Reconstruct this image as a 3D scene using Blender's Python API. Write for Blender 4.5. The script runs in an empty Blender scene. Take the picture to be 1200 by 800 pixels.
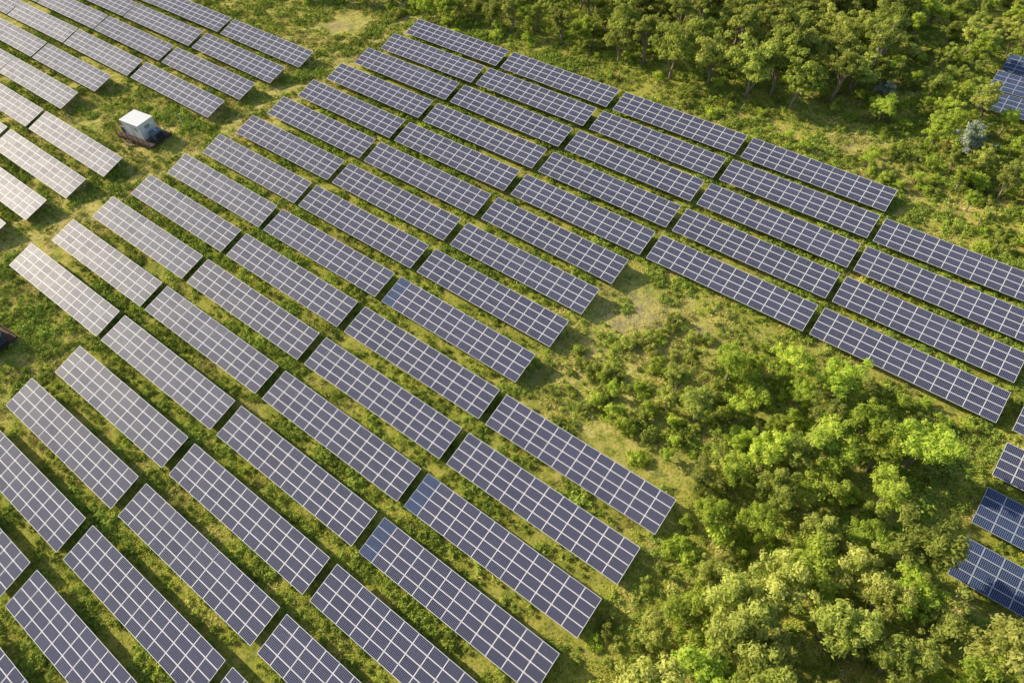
import bpy, bmesh, numpy as np, math, random
from mathutils import Vector, Matrix, Euler
random.seed(7); rng=np.random.default_rng(11)
scene=bpy.context.scene
scene.view_settings.view_transform='Standard'
scene.view_settings.look='None'
COL=scene.collection

# ---------------------------------------------------------------- site frame
PHI=-.696
E=np.array([math.cos(PHI),math.sin(PHI)]); N=np.array([-E[1],E[0]])
def terr(s,n):
    u=np.clip(np.asarray(s)/100.,-1.7,.6); v=np.clip((np.asarray(n)-60.)/100.,-1.0,1.1)
    return -.838*u*u+1.398*u*v-3.217*v*v
def to_xy(s,n): return s*E[0]+n*N[0], s*E[1]+n*N[1]
def to_sn(x,y): return x*E[0]+y*E[1], x*N[0]+y*N[1]
A={-3:-177.8,-2:-157.5,-1:-137.3,0:-116.49,1:-89.06,2:-68.35,3:-47.25,4:-26.86,5:-6.69,6:13.55,7:33.9}
LEN={-3:19.9,-2:19.9,-1:19.9,0:20.77,1:19.79,2:20.02,3:19.52,4:19.45,5:18.84,6:19.3,7:19.3}
def tab_s(c,r): return A[c]+.431*r-.01237*r*r
def tab_n(r): return 2.773+5.566*r+.021*r*r
TW=3.636
tables=[]
for r in range(-4,14): 
    if r>=1: tables.append((1,r))
    if r>=-4: tables.append((2,r)); tables.append((3,r))
for r in range(-4,5): tables.append((4,r))
for r in range(9,14): tables.append((4,r))
for r in range(9,13): tables.append((5,r))
for r in range(6,13): tables.append((6,r))
for r in (9,10,11,12): tables.append((7,r))
for r in (-1,0,1,2,3,4,7,8,9,10): tables.append((0,r))
for r in range(-1,11): tables.append((-1,r))
for r in range(0,12): tables.append((-2,r)); 
for r in range(2,12): tables.append((-3,r))
rects=[]
for c,r in tables: rects.append((tab_s(c,r),tab_s(c,r)+LEN[c],tab_n(r),tab_n(r)+TW))
for k in (18,19,20):
    rects.append((-1.2+(k-18)*.3,18.6,tab_n(k)-.5,tab_n(k)+TW-.5))
    rects.append((19.4,39.2,tab_n(k)-.5,tab_n(k)+TW-.5))
RA=np.array(rects)
def near_table(s,n,pad):
    s=np.asarray(s)[:,None];n=np.asarray(n)[:,None]
    return ((s>RA[:,0]-pad)&(s<RA[:,1]+pad)&(n>RA[:,2]-pad)&(n<RA[:,3]+pad)).any(1)

# ---------------------------------------------------------------- numpy value noise
_lat=rng.random((256,256))
def vnoise(x,y,sc):
    x=np.asarray(x)/sc+500;y=np.asarray(y)/sc+500
    i=np.floor(x).astype(int);j=np.floor(y).astype(int);fx=x-i;fy=y-j
    fx=fx*fx*(3-2*fx);fy=fy*fy*(3-2*fy)
    g=lambda a,b:_lat[a%256,b%256]
    return (g(i,j)*(1-fx)+g(i+1,j)*fx)*(1-fy)+(g(i,j+1)*(1-fx)+g(i+1,j+1)*fx)*fy
def fbm(x,y,sc): return .5*vnoise(x,y,sc)+.3*vnoise(x+31,y+17,sc/2.1)+.2*vnoise(x+7,y+77,sc/4.3)
def inpoly(s,n,poly):
    s=np.asarray(s);n=np.asarray(n);ins=np.zeros(s.shape,bool);j=len(poly)-1
    for i in range(len(poly)):
        xi,yi=poly[i];xj,yj=poly[j]
        c=((yi>n)!=(yj>n))&(s<(xj-xi)*(n-yi)/(yj-yi+1e-12)+xi); ins^=c; j=i
    return ins

# ---------------------------------------------------------------- node helpers
def new_mat(name):
    m=bpy.data.materials.new(name); m.use_nodes=True; nt=m.node_tree; nt.nodes.clear()
    o=nt.nodes.new('ShaderNodeOutputMaterial'); return m,nt,o
def nd(nt,t,**k):
    x=nt.nodes.new(t)
    for a,b in k.items(): setattr(x,a,b)
    return x
def setin(nt,sock,v):
    if isinstance(v,bpy.types.NodeSocket): nt.links.new(v,sock)
    else: sock.default_value=v
def math_(nt,op,a,b=None,c=None,clamp=False):
    x=nd(nt,'ShaderNodeMath',operation=op,use_clamp=clamp)
    setin(nt,x.inputs[0],a)
    if b is not None:setin(nt,x.inputs[1],b)
    if c is not None:setin(nt,x.inputs[2],c)
    return x.outputs[0]
def mix(nt,f,a,b,bt='MIX'):
    x=nd(nt,'ShaderNodeMix',data_type='RGBA',blend_type=bt)
    setin(nt,x.inputs[0],f)
    setin(nt,x.inputs[6],a if isinstance(a,bpy.types.NodeSocket) else (*a,1))
    setin(nt,x.inputs[7],b if isinstance(b,bpy.types.NodeSocket) else (*b,1))
    return x.outputs[2]
def noise(nt,vec,sc,det=4,rough=.6):
    x=nd(nt,'ShaderNodeTexNoise'); x.inputs['Scale'].default_value=sc; x.inputs['Detail'].default_value=det; x.inputs['Roughness'].default_value=rough
    nt.links.new(vec,x.inputs['Vector']); return x.outputs['Fac']
def ramp(nt,f,lo,hi):
    x=nd(nt,'ShaderNodeMapRange'); x.inputs[1].default_value=lo;x.inputs[2].default_value=hi
    nt.links.new(f,x.inputs[0]); return x.outputs[0]
def bsdf(nt,o,color,rough=.6,metal=0.,spec=.5):
    b=nd(nt,'ShaderNodeBsdfPrincipled')
    setin(nt,b.inputs['Base Color'],color if isinstance(color,bpy.types.NodeSocket) else (*color,1))
    setin(nt,b.inputs['Roughness'],rough); b.inputs['Metallic'].default_value=metal
    b.inputs['Specular IOR Level'].default_value=spec
    nt.links.new(b.outputs[0],o.inputs[0]); return b
def simple(name,color,rough=.6,metal=0.,var=.15,sc=3.):
    m,nt,o=new_mat(name); tc=nd(nt,'ShaderNodeTexCoord')
    f=noise(nt,tc.outputs['Object'],sc)
    d=tuple(c*(1-var*1.6) for c in color); l=tuple(min(1,c*(1+var)) for c in color)
    bsdf(nt,o,mix(nt,f,d,l),rough,metal); return m

# ---------------------------------------------------------------- panel glass
def panel_mat(name,cell_lo,cell_hi,rough=.40,line=(.80,.80,.84),spec=.14):
    m,nt,o=new_mat(name)
    uv=nd(nt,'ShaderNodeUVMap'); uv.uv_map='UVMap'
    sx=nd(nt,'ShaderNodeSeparateXYZ'); nt.links.new(uv.outputs[0],sx.inputs[0])
    u,v=sx.outputs[0],sx.outputs[1]
    MW,MH,FR=1.622,.921,.040
    du=math_(nt,'ABSOLUTE',math_(nt,'SUBTRACT',u,MW/2)); dv=math_(nt,'ABSOLUTE',math_(nt,'SUBTRACT',v,MH/2))
    frame=math_(nt,'MAXIMUM',math_(nt,'GREATER_THAN',du,MW/2-FR),math_(nt,'GREATER_THAN',dv,MH/2-FR))
    cu=math_(nt,'ABSOLUTE',math_(nt,'SUBTRACT',math_(nt,'FRACT',math_(nt,'DIVIDE',math_(nt,'SUBTRACT',u,FR),(MW-2*FR)/10)),.5))
    cv=math_(nt,'ABSOLUTE',math_(nt,'SUBTRACT',math_(nt,'FRACT',math_(nt,'DIVIDE',math_(nt,'SUBTRACT',v,FR),(MH-2*FR)/6)),.5))
    gap=math_(nt,'MAXIMUM',math_(nt,'GREATER_THAN',math_(nt,'MAXIMUM',cu,cv),.476),math_(nt,'GREATER_THAN',math_(nt,'ADD',cu,cv),.77))
    at=nd(nt,'ShaderNodeAttribute'); at.attribute_name='tint'
    info=nd(nt,'ShaderNodeObjectInfo')
    t=math_(nt,'ADD',math_(nt,'MULTIPLY',at.outputs['Fac'],.6),math_(nt,'MULTIPLY',info.outputs['Random'],.4))
    cell=mix(nt,t,cell_lo,cell_hi)
    c=mix(nt,math_(nt,'MULTIPLY',gap,.85),cell,(.50,.51,.60))
    c=mix(nt,frame,c,line)
    tc=nd(nt,'ShaderNodeTexCoord')
    dust=noise(nt,tc.outputs['Object'],1.3,5)
    rg=math_(nt,'ADD',rough-.05,math_(nt,'MULTIPLY',dust,.10))
    b=bsdf(nt,o,c,rg,0.,spec)
    return m
M_PAN=panel_mat('solar_module_glass',(.017,.021,.062),(.036,.040,.096),.45)
M_BLUE=panel_mat('solar_module_glass_blue',(.008,.028,.095),(.014,.048,.14),.38,(.46,.50,.58),.13)
M_ALU=simple('aluminium_frame',(.55,.56,.58),.4,.7)
M_STEEL=simple('galvanised_steel',(.38,.39,.40),.5,.6)
M_BACK=simple('white_backsheet',(.5,.5,.5),.7)

def add_box(V,Fc,MI,cx,cy,cz,sx,sy,sz,mi,rot=None):
    b=len(V)
    for z in(-1,1):
        for y in(-1,1):
            for x in(-1,1):
                p=Vector((x*sx/2,y*sy/2,z*sz/2))
                if rot is not None:p=rot@p
                V.append((p.x+cx,p.y+cy,p.z+cz))
    for f in((0,2,3,1),(4,5,7,6),(0,1,5,4),(2,6,7,3),(0,4,6,2),(1,3,7,5)):
        Fc.append([b+i for i in f]); MI.append(mi)

def table_mesh(name,seed,bluecols=(),allblue=False):
    rr=random.Random(seed)
    L=19.7; NX=12; NY=4; px=L/NX; SL=math.hypot(TW,.94); py=SL/NY; MW=px-.02;MH=py-.018
    tilt=math.atan2(.94,TW); RX=Matrix.Rotation(tilt,3,'X')
    V=[];Fc=[];MI=[];UV=[];TI=[]
    for i in range(NX):
        for j in range(NY):
            lx=-L/2+(i+.5)*px; ly=-SL/2+(j+.5)*py
            rj=RX@Matrix.Rotation(rr.gauss(0,.010),3,'X')@Matrix.Rotation(rr.gauss(0,.010),3,'Y')
            c=RX@Vector((0,ly,0)); b=len(V)
            for z in(-.038,0):
                for y,x in((-1,-1),(-1,1),(1,1),(1,-1)):
                    p=rj@Vector((x*MW/2,y*MH/2,z)); V.append((p.x+lx,p.y+c.y,p.z+c.z+1.5))
            blue=allblue or (i in bluecols)
            Fc.append([b+4,b+5,b+6,b+7]);MI.append(1 if blue else 0);UV.append([(0,0),(MW,0),(MW,MH),(0,MH)]);
            Fc.append([b+3,b+2,b+1,b]);MI.append(4);UV.append([(0,0)]*4)
            for k in range(4):
                k2=(k+1)%4; Fc.append([b+k,b+k2,b+4+k2,b+4+k]);MI.append(2);UV.append([(0,0)]*4)
            t=min(1,max(0,rr.gauss(.5,.3))); TI+= [t]*8
    nmod=len(Fc)
    for j in (.12,.38,.62,.88): # purlins
        c=RX@Vector((0,-SL/2+j*SL,-.038-.035)); add_box(V,Fc,MI,0,c.y,c.z+1.5,L-.1,.05,.07,3,RX)
    for k in range(6):
        x=-L/2+1.2+k*(L-2.4)/5
        c=RX@Vector((0,0,-.038-.07-.04)); add_box(V,Fc,MI,x,c.y,c.z+1.5,.06,SL*.94,.08,3,RX)
        for y in(-1.15,1.15):
            zt=1.5+math.tan(tilt)*y-.19; add_box(V,Fc,MI,x,y,(zt-.9)/2,.09,.09,zt+.9,3)
        zt=1.5+math.tan(tilt)*.2-.2
        p0=Vector((x+.06,1.12,.35));p1=Vector((x+.06,.2,zt)); d=p1-p0
        add_box(V,Fc,MI,*((p0+p1)/2),.05,d.length,.05,3,Matrix.Rotation(math.atan2(d.z,d.y),3,'X'))
    add_box(V,Fc,MI,L/2-1.2,1.24,.95,.35,.12,.5,2)
    me=bpy.data.meshes.new(name); me.from_pydata(V,[],Fc)
    for m in(M_PAN,M_BLUE,M_ALU,M_STEEL,M_BACK): me.materials.append(m)
    me.polygons.foreach_set('material_index',MI)
    uvl=me.uv_layers.new(name='UVMap')
    flat=[]
    for i,f in enumerate(Fc):
        if i<nmod: 
            for q in UV[i]: flat+=q
        else: flat+=[0,0]*4
    uvl.data.foreach_set('uv',flat)
    at=me.attributes.new('tint','FLOAT','POINT'); at.data.foreach_set('value',TI+[.5]*(len(V)-len(TI)))
    me.update(); return me
TM=[table_mesh('solar_table_mesh',s) for s in range(4)]
TMB=table_mesh('solar_table_mesh_blue_end',9,bluecols=(0,))
TMA=table_mesh('solar_table_mesh_blue',10,allblue=True)
blueend={(3,5),(4,1),(4,2)}
def place_table(s0,L,n0,me):
    nc=n0+TW/2; z0=float(terr(s0,nc));z1=float(terr(s0+L,nc))
    x0,y0=to_xy(s0,nc);x1,y1=to_xy(s0+L,nc)
    ob=bpy.data.objects.new('solar_panel_table',me); COL.objects.link(ob)
    ob.location=((x0+x1)/2,(y0+y1)/2,(z0+z1)/2+rng.normal(0,.03))
    ob.rotation_euler=Euler((rng.normal(0,.012),-math.atan2(z1-z0,L)+rng.normal(0,.003),PHI+rng.normal(0,.0015)))
    ob.scale=(L/19.7,1,1)
for i,(c,r) in enumerate(tables):
    s0=tab_s(c,r)
    me=TMB if (c,r) in blueend else (TMA if (c==6 and r in(6,7)) else TM[int(rng.integers(4))])
    place_table(s0,LEN[c],tab_n(r),me)
for q in RA[len(tables):]:
    place_table(q[0],q[1]-q[0],q[2],TMA)

# ---------------------------------------------------------------- ground
xs=np.concatenate([-np.geomspace(4000,185,18),np.arange(-180,140.1,1.25),np.geomspace(145,4000,18)])
ys=np.concatenate([-np.geomspace(4000,60,20),np.arange(-50,190.1,1.25),np.geomspace(195,4000,18)])
X,Y=np.meshgrid(xs,ys); S_,N_=to_sn(X,Y)
def relief(x,y): return .22*(fbm(x,y,9)-.5)
Z=terr(S_,N_)+relief(X,Y)
nx,ny=len(xs),len(ys)
V=np.stack([X,Y,Z],-1).reshape(-1,3)
idx=np.arange(nx*ny).reshape(ny,nx)
Fq=np.stack([idx[:-1,:-1],idx[:-1,1:],idx[1:,1:],idx[1:,:-1]],-1).reshape(-1,4)
gm=bpy.data.meshes.new('ground'); gm.from_pydata(V.tolist(),[],Fq.tolist())
def blob(s,n,cs,cn,rs,rn): return np.exp(-(((s-cs)/rs)**2+((n-cn)/rn)**2))
def soil_f(s,n):
    f=.55*blob(s,n,-20.5,47,4.5,3.2)+.4*blob(s,n,-22,41,3,6)+.4*blob(s,n,-13,50,7,2.2)
    f+=.5*blob(s,n,-12,90,5,2.5)+.6*blob(s,n,-99,75,3.0,4)+.45*blob(s,n,-99,34,6,3.5)
    f+=.25*blob(s,n,-10,34,3,5)+.35*blob(s,n,-88,-3,6,5)
    f+=.5*blob(s,n,2,55,9,1.6)
    return f
def lane_f(s,n):
    r=(n-2.8)/5.6; c=A[1]+.431*r-.01237*r*r-1.0+.5*np.sin(n/7.)
    c2=c-3.0
    return (np.exp(-((s-c)/.55)**2)+.75*np.exp(-((s-c2)/.5)**2))*(n>-25)*(n<110)
def gold_f(s,n):
    r_=(n-2.8)/5.6; lc=A[1]+.431*r_-3.6
    return np.clip(np.exp(-((s-lc)/6.)**2)+.8*blob(s,n,-80,-5,12,14)+.8*blob(s,n,-18,40,11,14)+.8*blob(s,n,5,90,30,8)+.5*(s<-85)+.3,0,1)
sf=soil_f(S_,N_).ravel(); lf=lane_f(S_,N_).ravel(); gf=gold_f(S_,N_).ravel()
for nme,arr in(('soil',sf),('lane',lf),('gold',gf)):
    a=gm.attributes.new(nme,'FLOAT','POINT'); a.data.foreach_set('value',arr.astype(np.float32))
gm.polygons.foreach_set('use_smooth',[True]*len(gm.polygons)); gm.update()
ground=bpy.data.objects.new('ground',gm); COL.objects.link(ground)
m,nt,o=new_mat('meadow_ground'); tc=nd(nt,'ShaderNodeTexCoord'); P=tc.outputs['Object']
at=lambda n_:(lambda x:(setattr(x,'attribute_name',n_),x.outputs['Fac'])[1])(nd(nt,'ShaderNodeAttribute'))
n1=noise(nt,P,.09,5);n2=noise(nt,P,.7,5,.7);n3=noise(nt,P,4.,4,.7);n4=noise(nt,P,14.,4,.8)
c=mix(nt,ramp(nt,n1,.35,.65),(.32,.38,.035),(.52,.50,.07))
c=mix(nt,ramp(nt,n2,.48,.66),c,(.17,.25,.028))
c=mix(nt,math_(nt,'MULTIPLY',ramp(nt,n3,.50,.62),.55),c,(.48,.36,.14))
c=mix(nt,math_(nt,'MULTIPLY',ramp(nt,n2,.60,.38),math_(nt,'MULTIPLY',at('gold'),.95)),c,(.76,.63,.22))
soilm=math_(nt,'ADD',at('soil'),math_(nt,'MULTIPLY',math_(nt,'SUBTRACT',n2,.5),2.4))
c=mix(nt,math_(nt,'MULTIPLY',ramp(nt,soilm,.3,.8),.8),c,(.52,.40,.24))
lm=math_(nt,'ADD',at('lane'),math_(nt,'MULTIPLY',math_(nt,'SUBTRACT',n2,.5),1.4))
c=mix(nt,math_(nt,'MULTIPLY',ramp(nt,lm,.4,.9),.85),c,(.58,.46,.27))
c=mix(nt,ramp(nt,n1,.58,.80),c,(.58,.48,.15))
c=mix(nt,math_(nt,'MULTIPLY',ramp(nt,n3,.52,.36),.6),c,(.06,.09,.016))
c=mix(nt,1.,c,mix(nt,n4,(.35,.35,.35),(1.6,1.6,1.6)),'MULTIPLY')
b=bsdf(nt,o,c,.95,0,.1)
bp=nd(nt,'ShaderNodeBump'); bp.inputs['Strength'].default_value=.6; bp.inputs['Distance'].default_value=.12
nt.links.new(math_(nt,'ADD',n3,math_(nt,'MULTIPLY',n4,.5)),bp.inputs['Height']); nt.links.new(bp.outputs[0],b.inputs['Normal'])
gm.materials.append(m)

# ---------------------------------------------------------------- foliage materials
def leaf_mat(name,dark,light,trans,tw=.35,hue2=None):
    m,nt,o=new_mat(name)
    at=nd(nt,'ShaderNodeAttribute'); at.attribute_name='tint'
    info=nd(nt,'ShaderNodeObjectInfo')
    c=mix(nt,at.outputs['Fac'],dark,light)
    rnd=info.outputs['Random']
    if hue2: c=mix(nt,math_(nt,'MULTIPLY',math_(nt,'FRACT',math_(nt,'MULTIPLY',rnd,7.3)),.7),c,hue2)
    k=math_(nt,'ADD',math_(nt,'MULTIPLY',rnd,.55),.72)
    kk=nd(nt,'ShaderNodeCombineXYZ'); [nt.links.new(k,kk.inputs[i]) for i in range(3)]
    c=mix(nt,1.,c,kk.outputs[0],'MULTIPLY')
    b=nd(nt,'ShaderNodeBsdfDiffuse'); nt.links.new(c,b.inputs[0])
    if tw<=0: nt.links.new(b.outputs[0],o.inputs[0]); return m
    t=nd(nt,'ShaderNodeBsdfTranslucent'); nt.links.new(mix(nt,.6,c,trans),t.inputs[0])
    ms=nd(nt,'ShaderNodeMixShader'); ms.inputs[0].default_value=tw
    nt.links.new(b.outputs[0],ms.inputs[1]);nt.links.new(t.outputs[0],ms.inputs[2]);nt.links.new(ms.outputs[0],o.inputs[0])
    return m
M_LEAF=leaf_mat('leaf_green',(.19,.30,.028),(.70,.78,.14),(.76,.82,.11),.44,(.38,.52,.075))
M_LEAF2=leaf_mat('leaf_olive',(.22,.26,.045),(.68,.68,.19),(.70,.73,.13),.42,(.42,.52,.10))
M_LEAFD=leaf_mat('leaf_dark',(.13,.19,.03),(.48,.55,.11),(.60,.65,.11),.40,(.32,.33,.09))
M_SILV=leaf_mat('leaf_silver',(.26,.33,.20),(.56,.62,.46),(.5,.56,.36),.3)
M_GRASS=leaf_mat('grass_blades',(.36,.43,.04),(.82,.82,.17),(.45,.52,.10),0,(.56,.58,.10))
M_WEED=leaf_mat('weed_leaves',(.14,.23,.03),(.48,.58,.10),(.45,.52,.10),0,(.28,.36,.06))
M_GOLD=leaf_mat('dry_grass_blades',(.54,.45,.12),(.92,.80,.34),(.55,.5,.18),0,(.72,.64,.18))
M_BARK=simple('bark',(.28,.23,.17),.9)

def tube(V,F,pts,rads,k=6):
    b0=len(V)
    for i,p in enumerate(pts):
        d=(pts[min(i+1,len(pts)-1)]-pts[max(i-1,0)]).normalized()
        a=d.orthogonal().normalized(); b=d.cross(a)
        for j in range(k):
            t=2*math.pi*j/k; q=p+(a*math.cos(t)+b*math.sin(t))*rads[i]; V.append(tuple(q))
    for i in range(len(pts)-1):
        for j in range(k):
            F.append([b0+i*k+j,b0+i*k+(j+1)%k,b0+(i+1)*k+(j+1)%k,b0+(i+1)*k+j])
def leaves(centers,rad,tint,nleaf,size,r,up=.35):
    k=len(centers); w=rad**2; cnt=np.maximum(8,(nleaf*w/w.sum())).astype(int)
    ci=np.repeat(np.arange(k),cnt); n=len(ci)
    d=r.normal(size=(n,3)); d/=np.linalg.norm(d,axis=1)[:,None]
    low=d[:,2]<-.35; d[low,2]*=-.5
    rr=r.random(n)**.45*(1+.24*r.normal(size=n))
    pos=centers[ci]+d*(rad[ci]*rr)[:,None]*np.array([1,1,.8])
    nrm=d*.8+np.array([0,0,up])+r.normal(size=(n,3))*.4; nrm/=np.linalg.norm(nrm,axis=1)[:,None]
    a=np.cross(nrm,r.normal(size=(n,3))); a/=np.linalg.norm(a,axis=1)[:,None]; b=np.cross(nrm,a)
    l=size*(.5+1.*r.random(n)); wd=l*(.34+.2*r.random(n))
    v=np.stack([pos-a*l[:,None],pos+b*wd[:,None]+a*(.1*l)[:,None],pos+a*l[:,None],pos-b*wd[:,None]+a*(.1*l)[:,None]],1)
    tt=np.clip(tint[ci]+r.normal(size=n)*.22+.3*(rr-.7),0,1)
    return v.reshape(-1,3),np.repeat(tt,4)
def finish(name,V,F,nb,nf,lv,lt,mat):
    V=np.concatenate([np.array(V),lv]); nq=len(lv)//4
    me=bpy.data.meshes.new(name); me.from_pydata(V.tolist(),[],F+(nb+np.arange(nq*4).reshape(-1,4)).tolist())
    me.materials.append(M_BARK);me.materials.append(mat)
    me.polygons.foreach_set('material_index',[0]*nf+[1]*nq)
    a=me.attributes.new('tint','FLOAT','POINT'); a.data.foreach_set('value',np.concatenate([np.zeros(nb),lt]).astype(np.float32))
    me.update(); return me
def tree_mesh(name,seed,H,Rc,nclump,nleaf,size,mat,trunk_h=.3,cl=1.):
    r=np.random.default_rng(seed); V=[];F=[]
    cc=[];cr_=[]
    zc=H*(trunk_h+(1-trunk_h)*.5); rz=H*(1-trunk_h)*.5
    lead=[(r.normal()*Rc*.45,r.normal()*Rc*.45,H*(.75+.25*r.random())) for _ in range(5)]
    for i in range(nclump):
        if i%3==0:
            L_=lead[int(r.integers(5))]; t=.55+.45*r.random()
            p=np.array([L_[0]*t+r.normal()*Rc*.15,L_[1]*t+r.normal()*Rc*.15,L_[2]*t]); q=.5
        else:
            d=r.normal(size=3); d/=np.linalg.norm(d)
            if d[2]<-.3:d[2]*=-.4
            q=(.35+.6*r.random()**.8)
            asym=1+.22*math.sin(3*math.atan2(d[1],d[0])+seed)+.12*r.normal()
            p=np.array([d[0]*Rc*q*asym,d[1]*Rc*q*asym,zc+d[2]*rz*q*(1.0 if d[2]>0 else .8)])
        cc.append(p); cr_.append(cl*Rc*(.10+.17*r.random())*(1.15-.35*q))
    cc=np.array(cc);cr_=np.array(cr_)
    base=Vector((0,0,-.3)); lean=Vector((r.normal()*.06*H,r.normal()*.06*H,0))
    top=Vector((0,0,H*.72))+lean
    pts=[base.lerp(top,t)+Vector((r.normal(),r.normal(),0))*.04*H*t for t in np.linspace(0,1,6)]
    tr=.022*H+.03
    tube(V,F,pts,[tr*1.35,tr,tr*.85,tr*.65,tr*.45,tr*.2],8)
    for i in range(min(nclump,20)):
        q=Vector(cc[i]); k=min(4,max(1,int(q.z/(H*.72)*5*.6))); s=pts[k]; mid=s.lerp(q,.5)+Vector((0,0,.06*H))
        tube(V,F,[s,mid,q],[tr*.45,tr*.28,tr*.08],5)
        e_=q+Vector(r.normal(size=3))*cr_[i]*.9; tube(V,F,[mid.lerp(q,.5),e_],[tr*.15,tr*.05],4)
    nb=len(V); nf=len(F)
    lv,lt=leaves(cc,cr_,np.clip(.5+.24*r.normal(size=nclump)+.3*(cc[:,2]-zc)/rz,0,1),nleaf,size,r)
    return finish(name,V,F,nb,nf,lv,lt,mat)
def shrub_mesh(name,seed,H,Rc,nclump,nleaf,size,mat):
    r=np.random.default_rng(seed)
    ang=r.random(nclump)*6.28; q=r.random(nclump)**.6
    cr_=Rc*(.2+.2*r.random(nclump)); h=H*(1-.55*q**2)*(.5+.5*r.random(nclump))
    cc=np.stack([np.cos(ang)*q*Rc*.85,np.sin(ang)*q*Rc*.85,np.maximum(.1,h-cr_*.5)],-1)
    V=[];F=[]
    for i in range(nclump):
        tube(V,F,[Vector((0,0,-.15)),Vector(cc[i]*.5),Vector(cc[i])],[.04,.025,.01],4)
    nb=len(V);nf=len(F)
    lv,lt=leaves(cc,cr_,np.clip(.5+.22*r.normal(size=nclump),0,1),nleaf,size,r)
    return finish(name,V,F,nb,nf,lv,lt,mat)
BM=(M_LEAF,M_LEAF2,M_LEAF,M_LEAFD,M_LEAF2,M_LEAF)
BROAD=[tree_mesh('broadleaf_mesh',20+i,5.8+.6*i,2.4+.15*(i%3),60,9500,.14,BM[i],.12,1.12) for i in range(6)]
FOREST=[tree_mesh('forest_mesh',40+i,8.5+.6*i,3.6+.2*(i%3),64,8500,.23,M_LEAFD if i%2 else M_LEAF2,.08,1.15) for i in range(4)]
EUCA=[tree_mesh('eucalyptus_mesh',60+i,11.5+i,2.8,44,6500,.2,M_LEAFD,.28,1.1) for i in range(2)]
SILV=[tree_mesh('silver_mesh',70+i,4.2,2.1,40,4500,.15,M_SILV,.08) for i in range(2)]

def gz(s,n):
    x,y=to_xy(s,n); return float(terr(s,n)+relief(x,y))
def put(name,me,s,n,sc,hs=1.):
    if near_table([s],[n],2.2*sc+.3)[0]: sc*=.55
    x,y=to_xy(s,n); ob=bpy.data.objects.new(name,me); COL.objects.link(ob)
    ob.location=(x,y,gz(s,n)-.05); ob.rotation_euler=(rng.normal(0,.05),rng.normal(0,.05),rng.random()*6.28)
    ob.scale=(sc,sc,sc*hs*(.85+.3*rng.random())); return ob
def scatter_poly(poly,mind,maxn,pad,seed):
    r=np.random.default_rng(seed); p=np.array(poly); lo=p.min(0);hi=p.max(0); out=[]
    for _ in range(maxn*30):
        q=lo+(hi-lo)*r.random(2)
        if not inpoly(q[:1],q[1:],poly)[0] or near_table(q[:1],q[1:],pad)[0]: continue
        if out and (np.hypot(*(np.array(out)-q).T)<mind).any(): continue
        out.append(q)
        if len(out)>=maxn:break
    return out
GROVE=[(-13,45),(-8,48),(-2,49),(3,49),(7,48),(10,45),(9,41),(13,35),(20,31),(30,28),(36,10),(30,-20),(-4,-16),(-4,2),(-3,12),(-3,20),(0,27),(-5,31),(-9,36),(-13,41)]
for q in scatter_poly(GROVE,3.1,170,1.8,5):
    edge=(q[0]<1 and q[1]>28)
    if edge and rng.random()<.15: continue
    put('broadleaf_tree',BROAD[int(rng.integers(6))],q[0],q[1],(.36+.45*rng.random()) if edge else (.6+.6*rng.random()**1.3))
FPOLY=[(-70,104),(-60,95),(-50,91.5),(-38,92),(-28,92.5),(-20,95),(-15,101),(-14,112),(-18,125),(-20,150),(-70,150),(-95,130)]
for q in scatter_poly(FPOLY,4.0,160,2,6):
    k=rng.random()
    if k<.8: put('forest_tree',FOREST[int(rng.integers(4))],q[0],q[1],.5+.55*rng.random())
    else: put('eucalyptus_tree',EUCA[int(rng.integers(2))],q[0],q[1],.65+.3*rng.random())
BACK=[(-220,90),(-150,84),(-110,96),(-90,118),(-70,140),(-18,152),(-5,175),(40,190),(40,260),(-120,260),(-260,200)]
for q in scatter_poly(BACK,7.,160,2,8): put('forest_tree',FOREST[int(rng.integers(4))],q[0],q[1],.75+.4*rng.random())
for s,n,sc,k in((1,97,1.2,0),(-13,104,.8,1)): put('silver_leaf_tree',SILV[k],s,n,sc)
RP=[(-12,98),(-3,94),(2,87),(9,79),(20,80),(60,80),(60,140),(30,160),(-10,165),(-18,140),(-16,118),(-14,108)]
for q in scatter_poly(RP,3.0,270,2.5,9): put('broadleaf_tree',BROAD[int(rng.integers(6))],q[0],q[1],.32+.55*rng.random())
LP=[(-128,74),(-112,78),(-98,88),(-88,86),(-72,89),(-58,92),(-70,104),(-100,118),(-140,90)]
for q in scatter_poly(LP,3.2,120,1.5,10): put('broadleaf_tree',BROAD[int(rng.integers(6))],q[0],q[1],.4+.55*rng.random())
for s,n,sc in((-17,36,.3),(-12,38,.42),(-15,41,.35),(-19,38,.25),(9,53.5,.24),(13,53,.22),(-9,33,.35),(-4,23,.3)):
    put('broadleaf_tree',BROAD[int(rng.integers(6))],s,n,sc)

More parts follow.
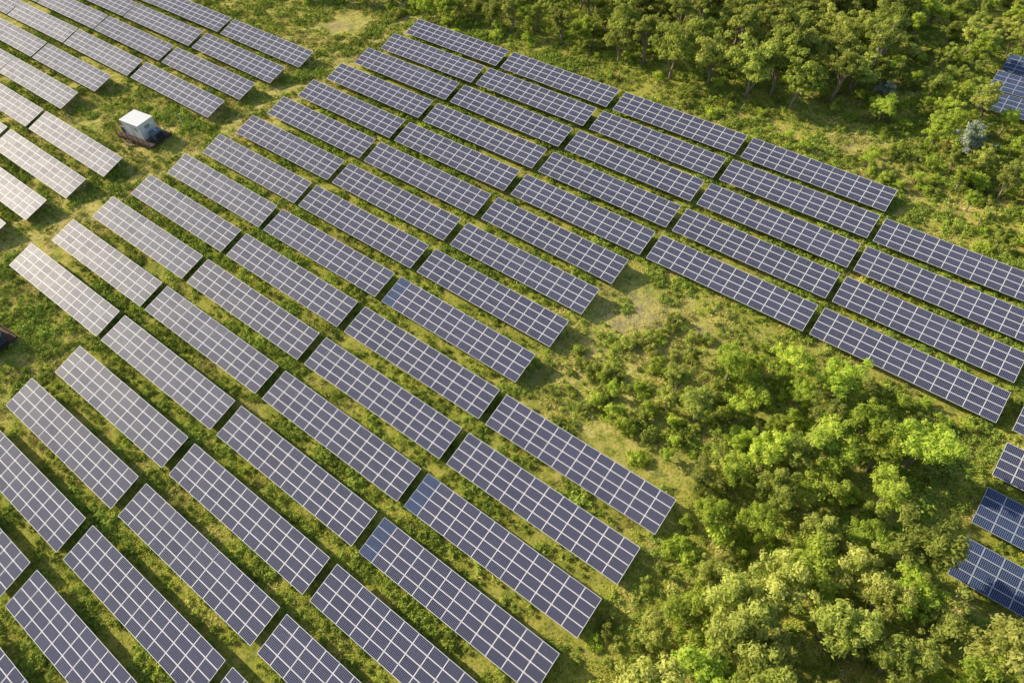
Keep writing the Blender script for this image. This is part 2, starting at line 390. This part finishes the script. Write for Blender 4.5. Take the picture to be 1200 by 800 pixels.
# ---------------------------------------------------------------- instanced masses
def gn_scatter(name,pts,rots,scales,kinds,sources):
    src=bpy.data.collections.new(name+'_parts')
    for i,me in enumerate(sources):
        ob=bpy.data.objects.new('%s_part_%02d'%(name,i),me); src.objects.link(ob)
    me=bpy.data.meshes.new(name); me.from_pydata(pts.tolist(),[],[])
    a=me.attributes.new('rotv','FLOAT_VECTOR','POINT');a.data.foreach_set('vector',rots.astype(np.float32).ravel())
    a=me.attributes.new('scl','FLOAT','POINT');a.data.foreach_set('value',scales.astype(np.float32))
    a=me.attributes.new('kind','INT','POINT');a.data.foreach_set('value',kinds.astype(np.int32))
    ob=bpy.data.objects.new(name,me); COL.objects.link(ob)
    g=bpy.data.node_groups.new(name,'GeometryNodeTree')
    g.interface.new_socket('Geometry',in_out='INPUT',socket_type='NodeSocketGeometry')
    g.interface.new_socket('Geometry',in_out='OUTPUT',socket_type='NodeSocketGeometry')
    gi=g.nodes.new('NodeGroupInput');go=g.nodes.new('NodeGroupOutput')
    ip=g.nodes.new('GeometryNodeInstanceOnPoints'); ci=g.nodes.new('GeometryNodeCollectionInfo')
    ci.inputs['Collection'].default_value=src; ci.inputs['Separate Children'].default_value=True; ci.inputs['Reset Children'].default_value=True
    def na(n_,dt):
        x=g.nodes.new('GeometryNodeInputNamedAttribute'); x.data_type=dt; x.inputs['Name'].default_value=n_; return x.outputs['Attribute']
    g.links.new(gi.outputs[0],ip.inputs['Points']); g.links.new(ci.outputs[0],ip.inputs['Instance'])
    ip.inputs['Pick Instance'].default_value=True
    g.links.new(na('kind','INT'),ip.inputs['Instance Index'])
    g.links.new(na('rotv','FLOAT_VECTOR'),ip.inputs['Rotation'])
    g.links.new(na('scl','FLOAT'),ip.inputs['Scale'])
    g.links.new(ip.outputs[0],go.inputs[0])
    md=ob.modifiers.new('scatter','NODES'); md.node_group=g
    return ob
def grass_patch(name,seed,ntuft,R,h,mat,weeds=0):
    r=np.random.default_rng(seed); V=[];F=[];T=[]
    for t_ in range(ntuft):
        a=r.random()*6.28;q=R*r.random()**.55; cx,cy=math.cos(a)*q,math.sin(a)*q
        hh0=h*(.5+.9*r.random()**1.5); tn=r.normal(.5,.25)
        for i in range(6):
            p=np.array([cx+r.normal()*.09,cy+r.normal()*.09,-.04]); hh=hh0*(.6+.6*r.random()); b=r.random()*6.28
            ln=hh*(.5+1.0*r.random()); ww=.028*(.6+.8*r.random())
            d=np.array([math.cos(b),math.sin(b),0]); sd=np.array([-d[1],d[0],0])*ww
            m_=p+d*ln*.35+np.array([0,0,hh*.65]); t=p+d*ln+np.array([0,0,hh])
            k=len(V); V+= [p-sd,p+sd,m_+sd*.8,m_-sd*.8,t]; F+=[[k,k+1,k+2,k+3],[k+3,k+2,k+4]]
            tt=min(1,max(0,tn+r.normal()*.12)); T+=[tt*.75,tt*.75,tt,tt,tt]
    nf=len(F)
    for w_ in range(weeds):
        a=r.random()*6.28;q=R*.9*r.random()**.5
        lv,lt=leaves(np.array([[math.cos(a)*q,math.sin(a)*q,.12+.22*r.random()]]),np.array([.16+.28*r.random()]),np.array([.3+.5*r.random()]),60,.08,r)
        k=len(V); V+=list(lv); T+=list(lt); F+=(k+np.arange(len(lv)).reshape(-1,4)).tolist()
    me=bpy.data.meshes.new(name); me.from_pydata([tuple(v) for v in V],[],F); me.materials.append(mat); me.materials.append(M_WEED)
    me.polygons.foreach_set('material_index',[0]*nf+[1]*(len(F)-nf))
    a=me.attributes.new('tint','FLOAT','POINT'); a.data.foreach_set('value',T); me.update(); return me
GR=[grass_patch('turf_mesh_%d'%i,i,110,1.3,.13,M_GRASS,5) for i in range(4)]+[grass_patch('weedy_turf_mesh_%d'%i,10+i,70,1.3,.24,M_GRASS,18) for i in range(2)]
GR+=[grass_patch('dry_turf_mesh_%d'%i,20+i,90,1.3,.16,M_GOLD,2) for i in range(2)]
s=np.arange(-150,40,1.5);n=np.arange(-38,135,1.5); s,n=np.meshgrid(s,n); s=s.ravel()+rng.normal(0,.45,s.size);n=n.ravel()+rng.normal(0,.45,n.size)
x,y=to_xy(s,n)
bare=.5*np.clip(soil_f(s,n),0,1)+.35*np.clip(lane_f(s,n),0,1)
keep=(fbm(x,y,5)+.3*rng.random(len(s))>.48+bare)&(y>2)&(np.hypot(x,y)<180)&(np.abs(x)<45+y*.9)
keep&=~((near_table(s,n,-.7))&(rng.random(len(s))<.6))
s,n,x,y=s[keep],n[keep],x[keep],y[keep]
kz=terr(s,n)+relief(x,y); kk=rng.random(len(s))
gold=gold_f(s,n)*np.clip(2.2*(fbm(x+9,y,4)-.28),0,1)
kind=np.where(kk<gold*.9,rng.integers(6,8,len(s)),np.where(fbm(x,y+40,8)<.5,rng.integers(0,4,len(s)),rng.integers(3,6,len(s))))
sc=.75+.5*rng.random(len(s))
rot=np.stack([rng.normal(0,.02,len(s)),rng.normal(0,.02,len(s)),rng.random(len(s))*6.28],-1)
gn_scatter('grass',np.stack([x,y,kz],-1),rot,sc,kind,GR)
SHR=[shrub_mesh('shrub_mesh',100+i,1.3+.25*i,1.15,16,1200,.11,(M_LEAF,M_LEAF2,M_LEAFD,M_LEAF)[i]) for i in range(4)]
P_=[]
def addsh(poly,cnt,lo,hi,thr,pad,seed):
    r=np.random.default_rng(seed);p=np.array(poly);a=p.min(0);b=p.max(0)
    q=a+(b-a)*r.random((cnt*6,2)); x,y=to_xy(q[:,0],q[:,1])
    k=inpoly(q[:,0],q[:,1],poly)&(~near_table(q[:,0],q[:,1],pad))&(fbm(x+50,y,7)>thr)&(soil_f(q[:,0],q[:,1])<.42)
    q=q[k][:cnt]; P_.append(np.concatenate([q,(lo+(hi-lo)*r.random((len(q),1))**1.8)],1))
addsh([(-26,47),(-22,50),(-12,51),(4,53),(14,54),(13,36),(2,26),(-4,14),(-6,9),(-7,30),(-22,34)],360,.2,1.1,.40,1.3,1)
addsh(GROVE,260,.5,1.4,.2,1.5,2)
addsh([(-128,74),(-110,78),(-98,84),(-85,82),(-60,87),(-30,86),(-10,86),(10,78),(60,78),(60,150),(-20,150),(-100,130),(-140,90)],1550,.3,1.3,.38,1.4,3)
addsh([(-96,-30),(-95,90),(-90,90),(-90,-30)],50,.2,.45,.5,.6,4)
addsh([(-110,28),(-98,26),(-97,50),(-112,46)],25,.2,.5,.3,2.,14)
addsh([(-88,-20),(-70,-20),(-70,3),(-88,3)],50,.2,.5,.4,.8,15)
q=np.concatenate(P_); x,y=to_xy(q[:,0],q[:,1]); kz=terr(q[:,0],q[:,1])+relief(x,y)
gn_scatter('shrub_thicket',np.stack([x,y,kz-.03],-1),np.stack([0*x,0*x,rng.random(len(x))*6.28],-1),q[:,2],rng.integers(0,4,len(x)),SHR)

# ---------------------------------------------------------------- inverter station
M_WHITE=simple('white_painted_steel',(.82,.83,.84),.45,0,.06)
M_DECK=simple('rusty_brown_steel',(.11,.065,.045),.75,.2,.4,6)
M_DARK=simple('dark_grey_louvre',(.07,.075,.08),.6)
M_CONC=simple('concrete',(.36,.35,.33),.9)
M_BLUEP=simple('blue_equipment_paint',(.12,.2,.3),.5)
def part(name,parent,boxes,mat,bev=.0):
    V=[];F=[];MI=[]
    for b in boxes: add_box(V,F,MI,*b,0)
    me=bpy.data.meshes.new(name); me.from_pydata(V,[],F); me.materials.append(mat)
    ob=bpy.data.objects.new(name,me); COL.objects.link(ob); ob.parent=parent
    if bev:
        md=ob.modifiers.new('bevel','BEVEL'); md.width=bev; md.segments=2
    return ob
def station(s,n,rz):
    x,y=to_xy(s,n); em=bpy.data.objects.new('inverter_station',None); COL.objects.link(em)
    em.location=(x,y,gz(s,n)); em.rotation_euler=(0,0,rz)
    part('concrete_footings',em,[(a,b,.15,.5,.5,.7) for a in(-3,0,3) for b in(-1.6,1.6)],M_CONC)
    part('deck_frame',em,[(0,b,.62,7.2,.16,.24) for b in(-1.95,0,1.95)]+[(a,0,.60,.16,3.7,.2) for a in(-3.5,-1.75,1.75,3.5)],M_DECK)
    part('deck_planks',em,[(-3.5+i*.2,0,.77,.17,4.1,.05) for i in range(36)],M_DECK)
    rail=[]
    for a in np.linspace(-3.55,3.55,7):
        for b in(-2.02,2.02): rail.append((a,b,1.3,.06,.06,1.05))
    for b in(-2.02,2.02):
        for z in(1.3,1.85): rail.append((0,b,z,7.16,.05,.05))
    for b in(-1,0,1):
        for a in(-3.55,3.55): rail.append((a,b,1.3,.05,.05,1.05))
    for a in(-3.55,3.55): rail.append((a,0,1.83,.045,3.98,.045))
    part('railing',em,rail,M_DECK)
    part('cabin_body',em,[(-.25,.1,2.05,3.7,2.7,2.45)],M_WHITE,.03)
    part('cabin_roof',em,[(-.25,.1,3.33,3.9,2.9,.11)],M_WHITE,.03)
    part('cabin_base_rail',em,[(-.25,.1,.81,3.74,2.74,.06)],M_DARK)
    part('corner_posts',em,[(-.25+a,.1+b,2.05,.1,.1,2.44) for a in(-1.83,1.83) for b in(-1.33,1.33)],M_WHITE)
    part('door',em,[(-.9,-1.265,1.95,.9,.03,2.1),(-.9,1.465,1.95,.9,.03,2.1)],M_WHITE)
    part('louvres',em,[(.6,-1.265,2.2+.07*k,.7,.04,.035) for k in range(8)]+[(1.615,.1,2.3+.07*k,.04,.9,.035) for k in range(7)],M_CONC)
    part('transformer_tank',em,[(2.75,.3,1.35,.95,1.5,1.1),(2.75,.3,1.95,1.05,1.6,.08)],M_BLUEP,.02)
    part('transformer_fins',em,[(2.75,-.4+.14*k+.05,1.35,1.25,.03,.8) for k in range(10)],M_DARK)
    part('bushings',em,[(2.6+.2*k,.3,2.12,.07,.07,.3) for k in range(3)],M_WHITE)
    part('switch_cabinet',em,[(-2.85,.6,1.5,.7,1.1,1.4),(-2.85,-.9,1.3,.6,.6,1.0)],M_DARK,.02)
    part('steps',em,[(-1+0,-2.2-.25*k,.62-.2*k,1.0,.26,.05) for k in range(3)],M_DECK)
station(-98.6,34.9,PHI+math.radians(8)); station(-80.5,.4,PHI+math.radians(8))

def marker_post(s,n,h):
    x,y=to_xy(s,n); em=bpy.data.objects.new('cable_marker_post',None); COL.objects.link(em); em.location=(x,y,gz(s,n))
    part('post',em,[(0,0,h/2-.2,.09,.09,h+.4)],M_WHITE); part('cap',em,[(0,0,h+.03,.13,.13,.06)],M_DARK); part('sensor_box',em,[(.1,0,h*.8,.12,.22,.3)],M_CONC)
for s_,n_,h in((-96.4,40,2.2),(-95.6,28.5,1.6),(-98,47,2.),(-112,30.5,1.5),(-69.2,-9,2.)): marker_post(s_,n_,h)

# ---------------------------------------------------------------- light
AZ=math.radians(-62); EL=math.radians(28.5)
S=Vector((math.sin(AZ)*math.cos(EL),math.cos(AZ)*math.cos(EL),math.sin(EL)))
sun=bpy.data.lights.new('sun','SUN'); sun.energy=5.; sun.angle=math.radians(.5); sun.color=(1,.89,.67)
so=bpy.data.objects.new('sun',sun); COL.objects.link(so); so.rotation_euler=S.to_track_quat('Z','Y').to_euler(); so.location=(-60,40,80)
w=bpy.data.worlds.new('World'); scene.world=w; w.use_nodes=True; nt=w.node_tree
bg=nt.nodes['Background']; sk=nt.nodes.new('ShaderNodeTexSky'); sk.sky_type='NISHITA'; sk.sun_disc=False
sk.sun_elevation=EL; sk.sun_rotation=AZ; sk.air_density=1.; sk.dust_density=1.8
nt.links.new(sk.outputs[0],bg.inputs[0]); bg.inputs[1].default_value=.135

# ---------------------------------------------------------------- camera
pitch,roll=.911,-.059
R=Vector((1,0,0));F_=Vector((0,math.cos(pitch),-math.sin(pitch)));U=Vector((0,math.sin(pitch),math.cos(pitch)))
R2=math.cos(roll)*R+math.sin(roll)*U; U2=-math.sin(roll)*R+math.cos(roll)*U
mt=Matrix((R2,U2,-F_)).transposed().to_4x4(); mt.translation=(0,0,60)
cd=bpy.data.cameras.new('camera'); cd.lens=24; cd.sensor_width=36; cd.clip_end=9000; cd.clip_start=.5
cam=bpy.data.objects.new('camera',cd); COL.objects.link(cam); cam.matrix_world=mt; scene.camera=cam
